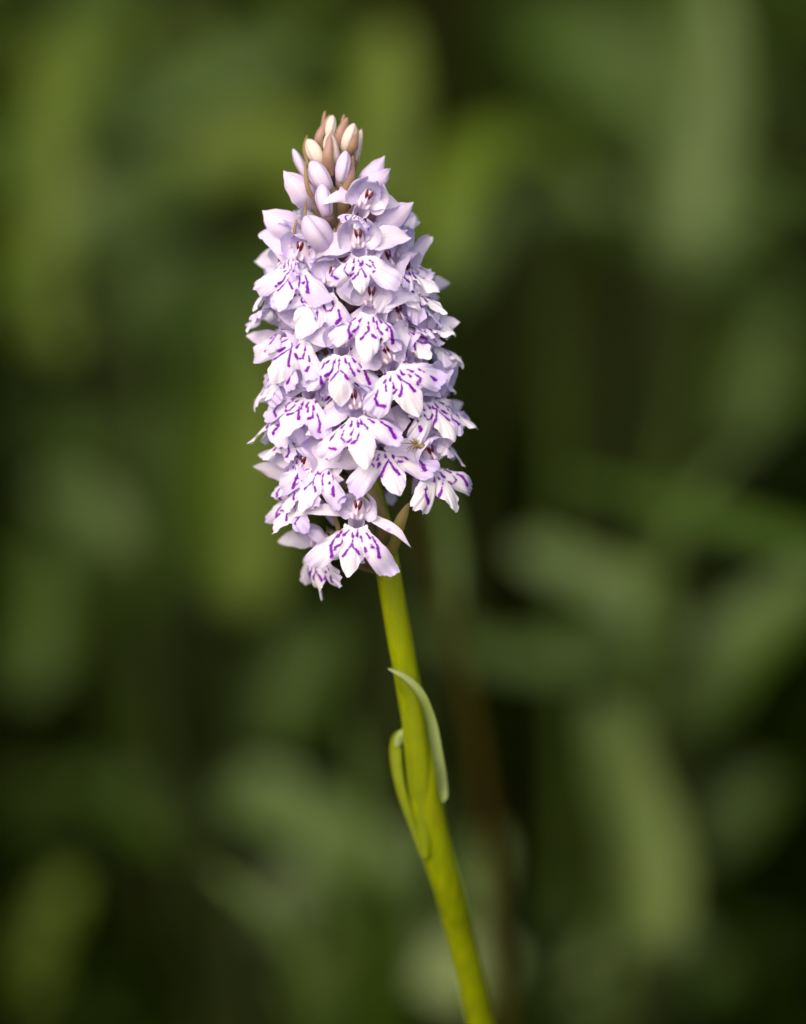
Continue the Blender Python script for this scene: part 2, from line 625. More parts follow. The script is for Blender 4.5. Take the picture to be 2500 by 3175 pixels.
herb('bushy green herb blurred deep behind the upper left of the spike', rooted(380, 1.3), [(-60, -60, 760, 380, 1.22, 1.4), (50, 300, 600, 760, 1.22, 1.4)], 34, 51, ['deep', 'deep', 'green', 'olive'])
herb('bushy green herb blurred deep in the upper right background', rooted(1300, 1.35), [(1050, -60, 1720, 330, 1.25, 1.45), (1440, 300, 1740, 1100, 1.25, 1.4)], 26, 52, ['deep', 'deep', 'green'])
herb('low bushy herb blurred across the foot of the meadow behind the stem', rooted(900, 1.12), [(500, 1700, 1000, 2230, 1.02, 1.1), (1050, 1900, 1740, 2230, 1.02, 1.1), (-40, 1650, 450, 2230, 1.02, 1.1)], 33, 53, ['deep', 'deep', 'green', 'grey'])
herb('bushy herb with olive leaves blurred left of the spike below its middle', rooted(480, 1.2), [(330, 500, 620, 1300, 1.15, 1.25), (-40, 900, 250, 1200, 1.15, 1.25)], 16, 54, ['deep', 'green'])


def grass_clump(label, root, blades, seed):
    rnd = random.Random(seed)
    base = Vector((root[0], root[1], 0))
    e = empty('grass_clump', base, label, 'grass', 'grass clumps behind the orchid')
    for (x0, y0), (x1, y1), d, w, m in blades:
        tip = at(x1 * DP, y1 * DP, d) - base
        kn = at(x0 * DP, y0 * DP, d) - base
        V, F, A = petal([Vector((rnd.gauss(0, .004), rnd.gauss(0, .004), 0)), kn * .5 + Vector((0, 0, -.01)), kn, tip], w, (CAM - base).normalized(), rnd,
                        cup=.4, a=.15, b=.5, nl=18, nw=5, ruffle=.02, base=.6)
        make('blade', V, F, LEAFM[m], e, A)


grass_clump('thin grass blades blurred far left of the flower spike', rooted(250, 1.15), [
    ((200, 1300), (90, 900), 1.1, .002, 'deep'), ((300, 1250), (330, 800), 1.12, .002, 'green'), ((330, 900), (260, 430), 1.2, .002, 'green')], 31)
grass_clump('thin grass blades blurred right of the flower spike', rooted(1250, 1.05), [
    ((1400, 1000), (1500, 640), 1.12, .003, 'deep'),
    ((1400, 1200), (1560, 950), 1.0, .003, 'grey'), ((1180, 760), (1230, 480), 1.16, .0028, 'deep')], 32)
grass_clump('thin grass blades blurred low behind the orchid stem', rooted(760, .92), [
    ((700, 1900), (600, 1650), .9, .0022, 'grey'), ((780, 1850), (740, 1500), .92, .0025, 'green'), ((850, 2000), (960, 1650), .94, .0022, 'green'),
    ((640, 2050), (430, 1820), .9, .0024, 'grey')], 33)


def dry_stalk():
    pts = [(850, 1020, .835), (905, 1160, .833), (960, 1330, .831), (1005, 1540, .829), (1040, 1790, .827), (1070, 2169, .825)]
    P = [at(x * DP, y * DP, d) for x, y, d in pts]
    b = Vector((P[-1].x + 0.008, P[-1].y - 0.01, 0))
    e = empty('grass_stalk', b, 'thin brownish grass stalk blurred just behind the orchid stem', 'grass stalk')
    P = [p - b for p in P] + [Vector((0, 0, 0))]
    V, F = tube(P, [0.0006, 0.0009, 0.0011, 0.0013, 0.0014, 0.0015, 0.0016], 24, 8)
    make('stalk', V, F, LEAFM['brown'], e)
    Q = [P[1], P[1] + Vector((0.004, 0.004, 0.03)), P[0] + Vector((0.006, 0.006, 0.035))]
    V, F, A = petal([P[2], P[1] + Vector((0.004, 0.002, 0)), P[0] + Vector((0.004, 0.004, 0.012))], 0.0018, (0, -1, .3), random.Random(4))
    make('blade', V, F, LEAFM['green'], e, A)


dry_stalk()

# ------------------------------------------------------------------ the orchid
# stem: (photo y, centre x, half width, depth)
STEM = [(430, 1052, 9, .600), (700, 1066, 18, .600), (1000, 1092, 26, .600), (1300, 1125, 32, .600), (1530, 1158, 35, .6005),
        (1680, 1190, 38, .601), (1811, 1211, 40, .602), (1958, 1237, 41, .604), (2069, 1257, 40, .606), (2217, 1284, 42, .609),
        (2360, 1314, 45, .612), (2505, 1324, 56, .615), (2646, 1357, 51, .618), (2751, 1390, 47, .621), (2891, 1425, 44, 0.6265),
        (3046, 1462, 42, .6315), (3300, 1520, 42, .641)]
SY = [s[0] for s in STEM]


def axis_x(y):
    return float(np.interp(y, SY, [s[1] for s in STEM]))


def axis_d(y):
    return float(np.interp(y, SY, [s[3] for s in STEM]))


pts = [at(x, y, d) for y, x, h, d in STEM]
rad = [h * K * d for y, x, h, d in STEM]
step = (pts[-1] - pts[-2]) * 1.05
while pts[-1].z + step.z > 0.012:
    step = Vector((step.x * .88, step.y * .88, step.z))
    pts.append(pts[-1] + step)
    rad.append(min(rad[-1] * 1.03, .003))
FOOT = Vector((pts[-1].x + step.x * .5, pts[-1].y + step.y * .5, 0))
pts.append(FOOT)
rad.append(.003)
orchid = empty('orchid', FOOT, 'spotted orchid with pale lilac flower spike and violet marks on a leaning green stem', 'orchid')
V, F = tube([p - FOOT for p in pts], rad, 120, 18)
# faint ribs along the stem
stem = make('stem', V, F, M_STEM, orchid)


def px_pts(lst):
    return [at(x, y, d) - FOOT for x, y, d in lst]


rnd = random.Random(21)
# clasping stem leaves
sh = px_pts([(1372, 2490, .6120), (1364, 2440, .6112), (1353, 2370, .6090), (1336, 2280, .6070), (1322, 2215, .6056), (1298, 2152, .6043), (1255, 2102, .6034), (1202, 2072, .6030)])
V, F, A = petal(sh, 0.00082, FWD * -1 + RIGHT * 0.6, rnd, cup=0.9, a=0.28, b=0.55, nl=34, nw=9, ruffle=0.05, base=0.1)
make('stem_leaf', V, F, M_SHEATH_PALE, orchid, A)
sh = px_pts([(1322, 2660, .6150), (1316, 2500, .6122), (1306, 2360, .6092), (1294, 2250, .6070), (1278, 2150, .6052), (1236, 2090, .6044)])
V, F, A = petal(sh, 0.0019, FWD * -1, rnd, cup=-0.8, a=0.3, b=0.5, nl=24, nw=11, ruffle=0.02, base=0.3)
make('stem_leaf', V, F, M_SHEATH, orchid, A)
sh = px_pts([(1318, 2680, .6165), (1282, 2560, .6142), (1250, 2460, .6130), (1234, 2380, .6124), (1230, 2320, .6120), (1238, 2290, .6114), (1254, 2277, .6108), (1286, 2278, .6100)])
V, F, A = petal(sh, 0.00085, FWD * -1 + RIGHT * -0.35, rnd, cup=0.5, a=0.6, b=0.35, nl=34, nw=9, ruffle=0.03, base=0.04)
lf = make('stem_leaf', V, F, M_SHEATH, orchid, A)
sh = px_pts([(1229, 2316, .6106), (1239, 2288, .6101), (1256, 2274, .6096), (1288, 2276, .6092)])
V, F, A = petal(sh, 0.0007, FWD * -1, rnd, cup=-0.5, a=0.35, b=0.3, nl=14, nw=7, ruffle=0.02, base=0.4)
make('leaf_tip', V, F, M_SHEATH_PALE, lf, A)

# ---- lip outline: angle from straight down -> radius (fraction)
NOTCH = 30.0
LA = np.array([0, 4.5, 10, 15, 20, 25, 28, 30, 32, 35, 40, 46, 52, 58, 64, 70, 75, 80, 87, 96, 104, 116])
LR = np.array([1.08, 1.0, .90, .81, .72, .64, .59, .565, .72, .93, 1.04, 1.09, 1.10, 1.09, 1.04, .93, .78, .60, .43, .31, .25, .22])

THROAT = [([(-.13, .06), (-.16, .14)], .024), ([(.08, .06), (.10, .16)], .022), ([(-.25, .05), (-.30, .12)], .026),
          ([(.23, .06), (.28, .13)], .024), ([(-.22, -.07), (-.23, -.06)], .026), ([(.22, -.06), (.23, -.07)], .026),
          ([(-.02, .08), (-.02, .14)], .020), ([(-.19, -.16), (-.20, -.15)], .018), ([(.18, -.16), (.19, -.15)], .018)]
STROKES = [
    THROAT + [
        ([(0.0, .24), (-.08, .36), (-.24, .52)], .024), ([(0.0, .24), (.04, .38), (.12, .57)], .026),
        ([(-.34, .22), (-.33, .34), (-.26, .36), (-.18, .28)], .024), ([(.33, .20), (.33, .31), (.25, .35), (.17, .28)], .024),
        ([(-.50, .27), (-.56, .37), (-.55, .50)], .034), ([(.48, .26), (.56, .37), (.57, .52)], .034),
        ([(-.42, .18), (-.44, .22)], .022)],
    THROAT + [
        ([(-.02, .20), (-.03, .36), (-.16, .55)], .022), ([(-.01, .30), (.06, .40), (.16, .52)], .024),
        ([(-.20, .16), (-.22, .34), (-.30, .40)], .024), ([(.17, .16), (.22, .30), (.27, .42)], .024),
        ([(-.36, .18), (-.42, .36), (-.38, .58)], .030), ([(.36, .16), (.47, .30), (.52, .50)], .030),
        ([(-.32, .46), (-.33, .48)], .024), ([(.36, .28), (.37, .31)], .026), ([(.30, .52), (.31, .54)], .020)],
    THROAT + [
        ([(.0, .30), (-.05, .44), (-.15, .50)], .026), ([(.02, .30), (.10, .42), (.13, .54)], .026),
        ([(-.30, .20), (-.36, .34), (-.30, .44), (-.20, .40)], .024), ([(.30, .22), (.36, .36), (.28, .42)], .026),
        ([(-.48, .22), (-.60, .34), (-.62, .48), (-.52, .56)], .028), ([(.46, .22), (.58, .34), (.62, .50)], .030),
        ([(.02, .18), (.03, .24)], .024), ([(-.14, .20), (-.17, .29)], .022), ([(.15, .20), (.19, .27)], .022)],
]


def seg_dist(P, a, b):
    a, b = np.array(a), np.array(b)
    ab = b - a
    t = np.clip(((P - a) @ ab) / (ab @ ab + 1e-9), 0, 1)
    return np.linalg.norm(P - (a + t[:, None] * ab), axis=1), t


def lip_mesh(rnd, L, beta0, beta1, flex=1.0, fold=0.0, mw=1.0, fine=True):
    nth, nr = (145, 44) if fine else (81, 16)
    mid_w = rnd.uniform(0.8, 1.12) * mw
    ln = rnd.uniform(0.88, 1.12)
    notch = rnd.uniform(-0.05, 0.07)
    sideL, sideR = rnd.uniform(0.88, 1.06), rnd.uniform(0.88, 1.06)
    ph = [rnd.uniform(0, 6.28) for _ in range(12)]
    th = np.linspace(-116, 116, nth)
    at_ = np.abs(th) / mid_w
    spread = np.where(th < 0, rnd.uniform(.85, 1.1), rnd.uniform(.85, 1.1))
    at_ = np.where(at_ > NOTCH, NOTCH + (at_ - NOTCH) / spread, at_)
    rr = np.interp(at_, LA, LR)
    k = np.ones(5) / 5
    rr = np.convolve(np.pad(rr, 2, mode='edge'), [.08, .22, .4, .22, .08], 'valid')
    rr = rr * np.where(at_ < NOTCH, ln, np.where(th < 0, sideL, sideR))
    rr = rr - notch * np.exp(-((at_ - NOTCH) / 6) ** 2)
    jag = 0.030 * np.sin(th * 0.25 + ph[0]) + 0.018 * np.sin(th * 0.6 + ph[1]) + 0.010 * np.sin(th * 1.3 + ph[2]) + 0.008 * np.sin(th * 2.3 + ph[9])
    rr = rr * (1 + jag * np.clip(at_ / 30, .25, 1))
    rho = np.linspace(0.0, 1, nr) ** 0.85
    T, Q = np.meshgrid(np.radians(th), rho, indexing='ij')
    RR = rr[:, None] * Q
    U = RR * np.sin(T)
    Vv = RR * np.cos(T) * .96
    U2, V2 = U.ravel(), Vv.ravel()
    # hang of the lip: arc length v -> (y, z)
    vs_ = np.linspace(-0.4, 1.4, 120)
    be = np.interp(vs_, [-0.4, 0, 1.1], [beta0, beta0, beta1])
    dy, dz = -np.cos(be), np.sin(be)
    st = vs_[1] - vs_[0]
    y = np.cumsum(dy) * st
    z = np.cumsum(dz) * st
    i0 = np.interp(0, vs_, np.arange(120))
    y -= np.interp(i0, np.arange(120), y)
    z -= np.interp(i0, np.arange(120), z)
    yy = np.interp(V2, vs_, y)
    zz = np.interp(V2, vs_, z)
    bb = np.interp(V2, vs_, be)
    E = np.tile(rho, nth)
    # relief along the normal of the sheet
    h = -0.16 * flex * U2 ** 2 * np.sign(1) + 0.0
    h += 0.07 * np.sin(5.0 * U2 + ph[3]) * np.sin(4.2 * V2 + ph[4]) * E
    h += 0.05 * np.sin(10.0 * U2 + ph[5] + 6 * V2) * E ** 2.5 + 0.02 * np.sin(np.degrees(T.ravel()) * .55 + ph[7]) * E ** 4
    tt = np.abs(np.degrees(T.ravel())) / mid_w
    h += 0.10 * np.exp(-((tt - NOTCH) / 7) ** 2) * E ** 2 * -1.0           # dip towards the notches
    h += 0.05 * np.exp(-(U2 / .09) ** 2) * np.clip(V2, 0, 1)            # keel of the middle lobe
    h += rnd.uniform(-.10, .06) * E ** 3 * (tt > 40)
    h += fold * np.abs(U2)
    h += np.where(U2 < 0, rnd.uniform(-.22, .16), rnd.uniform(-.22, .16)) * np.clip(np.abs(U2) - .25, 0, 2)
    h += rnd.uniform(-.25, .12) * np.clip(V2 - .5, 0, 2) ** 2
    h += .012 * np.sin(np.degrees(T.ravel()) * .9 + ph[8]) * np.clip(E - .3, 0, 1)   # fine pleats along the veins
    X = U2
    Y = yy + h * np.sin(bb)
    Z = zz + h * np.cos(bb)
    # violet strokes (distance field, fraction of the lip length)
    P = np.stack([U2, V2 / .96], 1)
    D = np.full(len(P), 1.0)
    for pl, w in rnd.choice(STROKES):
        if rnd.random() < (0.3 if w < .021 or pl[0][1] < 0 else .05):
            continue
        jx, jy = rnd.uniform(-.025, .025), rnd.uniform(-.03, .03)
        sc = rnd.uniform(.95, 1.3)
        cx = sum(p[0] for p in pl) / len(pl)
        cy = sum(p[1] for p in pl) / len(pl)
        pts_ = [(cx + (p[0] - cx) * sc + jx + rnd.uniform(-.02, .02), cy + (p[1] - cy) * sc + jy + rnd.uniform(-.02, .02)) for p in pl]
        w = w * rnd.uniform(.85, 1.15)
        n = len(pts_) - 1
        gap = rnd.random() < 0.15
        for i in range(n):
            d, t = seg_dist(P, pts_[i], pts_[i + 1])
            gt = (i + t) / n
            d = d - w * (0.55 + 0.75 * gt ** 1.5)
            if gap and n > 1:
                d = d + 0.05 * np.exp(-((gt - .5) / .12) ** 2)
            D = np.minimum(D, d)
    Vx = np.stack([X, Y, Z], 1) * L
    E2 = np.clip((E * np.clip((RR.ravel()) / 0.6, 0, 1) - 0.45) / 0.55, 0, 1)
    E2 = E2 * np.where(tt < NOTCH, 0.35, 1.0)
    return list(Vx), grid_faces(nth, nr), {'edge': E2, 'mark': D, 'vein': T.ravel() + ph[6]}


def make_flower(px, py, az=0, roll=0, sc=1.0, lip=1.0, beta=(34, 3), hood=1.0, sep=None, nod=0, Rt=7.0, seed=0, dz=0.0, bract=True,
                column=True, fold=0.0, flex=1.0, mw=1.0, sw_=1.45):
    rnd = random.Random(1000 + seed)
    a, ro, nd = R(az), R(roll), R(nod)
    b = -FWD
    N = (b * math.cos(a) + RIGHT * math.sin(a)).normalized()
    U = UP.copy()
    U = (U - N * U.dot(N)).normalized()
    S = U.cross(N)
    # nod: tip the face up (+) or down (-)
    N, U = (N * math.cos(nd) + U * math.sin(nd)), (U * math.cos(nd) - N * math.sin(nd))
    S, U = S * math.cos(ro) + U * math.sin(ro), U * math.cos(ro) - S * math.sin(ro)
    depth = axis_d(py) - Rt * MM * math.cos(a) + dz * MM
    pos = at(px, py, depth)
    M = Matrix(((S.x, U.x, N.x, pos.x), (S.y, U.y, N.y, pos.y), (S.z, U.z, N.z, pos.z), (0, 0, 0, 1)))
    Ml = Matrix.Translation(-FOOT) @ M
    inv = M.inverted()
    yb = py + 55
    A = (inv @ at(axis_x(yb), yb, axis_d(yb))) * 1000
    A = np.array(A) / 1.0
    j = lambda s: rnd.uniform(-s, s)
    # ovary carries the flower
    back = np.array([0, 0.9, -2.3 * sc])
    mid = A * 0.45 + back * 0.55 + np.array([0, -0.6, -0.2])
    V, F = tube([A, mid, back, back + np.array([0, .25, .5])], [0.8, 1.05, .85, .6], 10, 8)
    fl = make('flower', mm(V), F, M_OVARY, orchid, matrix=Ml)

    def add(name, res, mat, scale=sc):
        V, F = res[0], res[1]
        return make(name, mm([np.asarray(v) * scale for v in V]), F, mat, fl, res[2] if len(res) > 2 else None)
    # lip
    V, F, At = lip_mesh(rnd, 5.95 * lip, R(beta[0] + j(6)), R(beta[1] + j(8)), flex * rnd.uniform(.5, 1.5) * rnd.choice((1, 1, 1, 2.6)), fold, mw, abs(az) < 100)
    add('lip', ([v + np.array([0, -1.1, 0.6]) for v in V], F, At), M_LIP)
    # spur with its flared mouth
    V, F = tube([(0, -.25, .4), (0, -.3, .1), (0, -.7, -1.2), (j(.5), -2.0, -3.6), (j(.8), -4.2, -5.6)], [1.12, 1.0, .85, .75, .35], 14, 14, cap=False)
    vein = [v[0] for v in V]
    add('spur', (V, F, {'edge': [0.3] * len(V), 'vein': vein}), M_SPUR)
    h = hood
    res = petal([(0, .7, -.9), (0, 2.4 * h, -1.1), (j(.2), 3.7 * h, .2), (j(.3), 3.7 * h + j(.3), 2.0 * h)], 1.75 * h, (0, -.5, 1), rnd, cup=0.55, a=.4, b=.55, ruffle=.06)
    add('hood', res, M_HOOD)
    for s in (-1, 1):
        res = petal([(s * .9, .3, -.7), (s * 2.2 * h, 1.2 * h, -.5), (s * 2.4 * h, 2.8 * h, .5), (s * (1.0 + j(.3)) * h, 3.9 * h + j(.2), 1.7 * h)],
                    1.2 * h, (-s * 1, -.3, .7), rnd, cup=.35, a=.45, b=.55, ruffle=.07)
        add('petal', res, M_HOOD)
    if sep is None:
        sep = [(rnd.uniform(5, 50), rnd.uniform(6.8, 8.4), rnd.uniform(-.5, 1.5)) for _ in range(2)]
    for s, (al, Ls, sw) in zip((-1, 1), sep):
        if s * az < -15:                   # the inner sepal lies back against the spike
            sw = max(sw, 2.5)
            Ls = min(Ls, 5.5)
        elif abs(az) > 50:
            Ls += 1.0
            sw -= rnd.uniform(1.5, 4.0) if py > 830 else .3      # swept forward, away from the spike
        al = R(al)
        d = np.array([s * math.cos(al), math.sin(al), 0])
        o = np.array([s * .8, .8, -.8])
        z = np.array([0, 0, 1.0])
        up = np.array([0, .3, 0])
        dr = np.array([0, -rnd.uniform(0, .9), 0])
        res = petal([o, o + d * Ls * .33 + z * .5 + up, o + d * Ls * .68 + z * (.5 - sw * .5) + up, o + d * Ls - z * sw + dr], sw_ + j(.25), (0, 0.25, 1), rnd,
                    cup=rnd.uniform(-.35, .4), a=.5, b=.78, twist=j(.8), ruffle=.08)
        add('sepal', res, M_SEPAL)
    if column:
        V, F = tube([(0, .5, -1.0), (0, 1.5, -.4), (0, 2.7, .1)], [1.0, .9, .6], 7, 10)
        add('column', join((V, F), tube([(0, 1.75, .55), (0, 1.1, .95), (0, .62, .95)], [.10, .20, .13], 6, 7),
                           ellipsoid((-.62, .55, .45), [(-.1, .45, 0), (.30, 0, 0), (0, 0, .3)], 6, 8),
                           ellipsoid((.62, .55, .45), [(.1, .45, 0), (.30, 0, 0), (0, 0, .3)], 6, 8)), M_COLUMN)
        for s in (-1, 1):
            res = ellipsoid((s * .27, 2.05, .5), [(s * .14, .66, .04), (.25, -.05, 0), (0, 0, .3)], 8, 9)
            add('anther', res, M_ANTHER)
    if bract:
        s = rnd.choice((-1, 1))
        A2 = A + np.array([0, -1.5, 0])
        tip = np.array([s * rnd.uniform(1.2, 2.6), rnd.uniform(1.5, 4.5), rnd.uniform(-3, -1.5)])
        m1 = A2 * .5 + tip * .5 + np.array([s * .8, -1.6, .6])
        V, F, At = petal([A2, m1, tip], 1.15, (0, 1, .4), rnd, cup=.5, a=.35, b=.6, nl=12, nw=7, ruffle=.02, base=.5)
        make('bract', mm(V), F, rnd.choice((M_BRACT_GREEN, M_BRACT_GREEN, M_BRACT_BROWN)), fl, At)
    return fl


S_ = lambda l, r: [l, r]
FLOWERS = [
    # upper open flowers
    dict(px=1122, py=648, az=8, dz=-1.6, roll=-24, lip=.46, beta=(60, 25), hood=1.02, nod=-4, sep=[(-20, 4.5, 0), (28, 4.5, 2)], sw_=1.0, seed=1),
    dict(px=1112, py=774, az=4, dz=-2.4, roll=2, lip=.98, hood=1.02, sep=[(-8, 5.5, 2), (8, 6.5, .5)], seed=2),
    dict(px=1180, py=760, az=58, roll=-20, lip=.8, sep=[(50, 6, 1), (45, 8.0, -1)], seed=3, column=False),
    dict(px=1232, py=800, az=66, roll=12, lip=.95, beta=(65, 30), sep=[(20, 7, 1), (38, 7, 0)], seed=4),
    dict(px=905, py=775, az=-58, roll=4, lip=.85, sep=[(38, 7.5, 0), (15, 6, 1)], seed=5),
    dict(px=930, py=812, az=-34, roll=-10, lip=1.0, beta=(45, 5), sep=[(18, 7.5, 0), (15, 5, 1)], seed=6),
    dict(px=1206, py=838, az=46, roll=16, lip=.95, beta=(50, 15), seed=7),
    dict(px=1258, py=872, az=66, roll=14, lip=.95, beta=(60, 30), sep=[(10, 6, 1), (35, 7, 0)], seed=8),
    dict(px=1016, py=888, az=-16, roll=-24, lip=1.08, beta=(40, 5), sep=[(30, 6, 1), (-12, 6.5, .5)], seed=9),
    dict(px=866, py=915, az=-82, roll=0, lip=.95, beta=(60, 25), sep=[(10, 6, 1), (30, 6, 0)], seed=10),
    dict(px=1146, py=952, az=8, dz=-1.6, roll=-6, lip=1.08, hood=.95, sep=[(35, 4.5, 2), (10, 6, .5)], seed=11),
    dict(px=1272, py=985, az=74, roll=4, lip=.9, beta=(85, 70), sep=[(8, 7, 1), (15, 8, -.5)], seed=12),
    dict(px=1240, py=1004, az=44, roll=20, lip=.98, beta=(50, 10), sep=[(25, 6, 1), (20, 7, 0)], seed=13),
    dict(px=940, py=1030, az=-36, roll=-20, lip=1.12, beta=(42, 5), sep=[(18, 7.5, 0), (5, 6, .5)], seed=14),
    dict(px=1061, py=1080, az=-5, dz=-1.6, roll=0, lip=1.08, hood=.85, sep=[(15, 5.5, 2), (25, 5, 2)], seed=15),
    dict(px=1213, py=1126, az=15, dz=-1.6, roll=25, lip=1.12, hood=.85, sep=[(20, 5, 2), (40, 5, 2)], seed=16, nod=-4),
    dict(px=1318, py=1120, az=88, roll=0, lip=.9, beta=(60, 20), sep=[(40, 7, 0), (42, 8, 0)], seed=17),
    dict(px=868, py=1140, az=-82, roll=0, lip=1.0, beta=(45, 10), sep=[(25, 6, 1), (35, 6, 0)], seed=18),
    dict(px=1322, py=1222, az=46, roll=16, lip=1.02, beta=(45, 10), sep=[(10, 6, 1), (18, 7.5, 0)], seed=19),
    dict(px=1372, py=1232, az=80, roll=8, lip=.95, beta=(60, 35), sep=[(10, 6, 1), (30, 7, 0)], seed=20),
    dict(px=1105, py=1272, az=-2, dz=-1.6, roll=10, lip=1.18, hood=.92, sep=[(-22, 7, 1), (-30, 4.5, 2)], seed=21),
    dict(px=965, py=1214, az=-34, roll=-20, lip=1.02, beta=(42, 8), sep=[(15, 7, 0), (12, 6.5, .5)], seed=22),
    dict(px=886, py=1262, az=-78, roll=0, lip=.95, beta=(60, 30), sep=[(5, 7, 0), (25, 6, 0)], seed=23),
    dict(px=1190, py=1376, az=8, roll=12, lip=1.22, beta=(42, 6), hood=.85, sep=[(15, 5, 2), (40, 5, 2)], seed=24, dz=1.0),
    dict(px=1338, py=1440, az=42, roll=18, lip=1.08, beta=(40, 5), hood=.95, sep=[(40, 5, 1), (30, 8, 0)], seed=25),
    dict(px=1005, py=1424, az=-32, roll=-12, lip=1.05, beta=(42, 5), sep=[(20, 8, 0), (-15, 6.5, .5)], seed=26),
    dict(px=925, py=1395, az=-70, roll=-5, lip=.9, sep=[(15, 7, 0), (30, 6, 0)], seed=27),
    dict(px=935, py=1530, az=-62, roll=-8, lip=1.0, beta=(50, 15), sep=[(12, 7.5, 0), (25, 6, 0)], seed=28),
    dict(px=1107, py=1614, az=-8, dz=-1.6, roll=-6, lip=1.2, mw=.82, beta=(30, 0), hood=.95, sw_=.9, sep=[(-4, 8.2, 0), (-24, 7.4, -.5)], seed=29),
    dict(px=992, py=1700, az=-66, roll=-8, lip=1.0, beta=(30, -15), sep=[(0, 7, 0), (-30, 6, 0)], seed=30, nod=-22),
    # smaller florets tucked between
    dict(px=1306, py=930, az=86, roll=0, sc=.92, lip=.95, beta=(60, 35), sep=[(20, 6, 1), (15, 8, -.5)], seed=62),
    dict(px=1330, py=1040, az=92, roll=0, sc=.92, lip=.9, beta=(65, 40), sep=[(20, 6, 1), (22, 8, -.5)], seed=63),
    dict(px=1290, py=1110, az=58, roll=10, sc=.95, lip=.95, beta=(45, 15), sep=[(20, 6, 1), (30, 7, 0)], seed=64),
    dict(px=1350, py=1330, az=82, roll=4, sc=.9, lip=.95, beta=(50, 25), sep=[(20, 6, 1), (18, 8, 0)], seed=65),
    dict(px=880, py=850, az=-78, roll=0, sc=.92, lip=.9, beta=(55, 25), sep=[(15, 7.5, 0), (25, 6, 1)], seed=66),
    dict(px=876, py=1000, az=-80, roll=0, sc=.92, lip=.9, beta=(55, 25), sep=[(8, 7.5, 0), (25, 6, 1)], seed=67),
    dict(px=902, py=1110, az=-58, roll=-6, sc=.95, lip=.95, beta=(45, 10), sep=[(15, 7, 0), (25, 6, 1)], seed=68),
    dict(px=905, py=1330, az=-76, roll=-4, sc=.92, lip=.9, beta=(50, 20), sep=[(8, 7.5, 0), (25, 6, 1)], seed=69),
    dict(px=945, py=1470, az=-52, roll=-10, sc=.92, lip=.95, beta=(42, 10), sep=[(5, 7.5, 0), (25, 6, 1)], seed=70),
    dict(px=1050, py=1180, az=-20, roll=-4, sc=.9, lip=.9, sep=[(15, 6, 1), (15, 6, 1)], seed=71, dz=1.8),
    dict(px=1170, py=1040, az=22, roll=4, sc=.9, lip=.85, sep=[(15, 6, 1), (15, 6, 1)], seed=72, dz=2.0),
    dict(px=1060, py=1350, az=-22, roll=-4, sc=.9, lip=.9, sep=[(15, 6, 1), (15, 6, 1)], seed=73, dz=2.0),
    # far side of the spike
    dict(px=1010, py=860, az=165, seed=41, column=False), dict(px=1150, py=900, az=140, seed=42, column=False),
    dict(px=960, py=1000, az=-135, seed=43, column=False), dict(px=1230, py=1086, az=120, seed=44, column=False),
    dict(px=1090, py=1180, az=180, seed=45, column=False), dict(px=1000, py=1290, az=-140, seed=46, column=False),
    dict(px=1240, py=1300, az=135, seed=47, column=False), dict(px=1120, py=1440, az=175, seed=48, column=False),
    dict(px=960, py=740, az=-130, seed=49, column=False), dict(px=1150, py=740, az=130, seed=50, column=False),
]
for f in FLOWERS:
    make_flower(**f)


# ---- buds and bracts at the top (measured on an enlarged view of the photograph)
def c1(X, Y, depth):
    return at(740 + .4333 * X, 330 + .4333 * Y, depth)


def bud(base, tip, hw, front, mat, seed, bulge=0.0, tipfront=None):
    """pointed bud of three folded tepals; front = mm in front of the axis"""
    rnd = random.Random(seed)
    d = .600 - front * MM
    d2 = .600 - (front if tipfront is None else tipfront) * MM
    B, T = c1(*base, d), c1(*tip, d2)
    ax = (T - B)
    L = ax.length
    W = .92 * hw * .4333 * K * d
    midp = (B + T) * .5 + (-FWD) * (W * 0.5 + bulge * MM)
    o = B
    ts = np.linspace(0, 1, 20)
    C = spline([B - o, midp - o, T - o], ts)
    Tn = unit(np.gradient(C, axis=0))
    side = unit(np.cross(Tn, np.array(tuple(-FWD))))
    nrm = np.cross(side, Tn)
    ph = rnd.uniform(0, 6.28)
    V, E, VE, SM, FT = [], [], [], [], []
    nseg = 42
    for i, t in enumerate(ts):
        r = 1.12 * W * ((t + .12) ** .55) * ((1 - t) ** .62) / .62
        if i == len(ts) - 1:
            r = W * .05
        for j in range(nseg):
            q = 2 * math.pi * j / nseg
            g = ((q + ph + t * .5) / (2 * math.pi) * 3) % 1.0      # overlapping tepals: small steps
            k = 1 + 0.13 * (0.5 - g) * math.sin(math.pi * t) - 0.13 * math.exp(-(min(g, 1 - g) * 16) ** 2) - 0.06 * math.exp(-((g - .5) * 9) ** 2) + 0.04 * math.sin(3 * q + 5 * t + ph) + .03 * math.sin(2 * q - 7 * t)
            V.append(C[i] + (side[i] * math.cos(q) + nrm[i] * math.sin(q)) * r * k)
            E.append(abs(g - .5) * 1.6 * (0.4 + .6 * t))
            VE.append(g * 2 + ph)
            SM.append(math.exp(-(min(g, 1 - g) * 18) ** 2))
            FT.append(max(0, .55 - t * 2.2))
    F = grid_faces(20, nseg, True) + [tuple(range(nseg))[::-1], tuple(range(19 * nseg, 20 * nseg))]
    ob = make('bud', V, F, mat, orchid, {'edge': E, 'vein': VE, 'seam': SM, 'foot': FT}, matrix=Matrix.Translation(o - FOOT))
    # ovary linking the bud to the stem
    yb = 330 + .4333 * base[1] + 60
    Ax = at(axis_x(yb), yb, axis_d(yb)) - o
    V, F = tube([Ax, Ax * .5 + Vector((0, 0, -.0008)), Vector((0, 0, 0)) + ax * .06], [.0005, .0008, min(W * .7, .001)], 8, 8)
    make('ovary', V, F, M_OVARY, ob)
    return ob, o


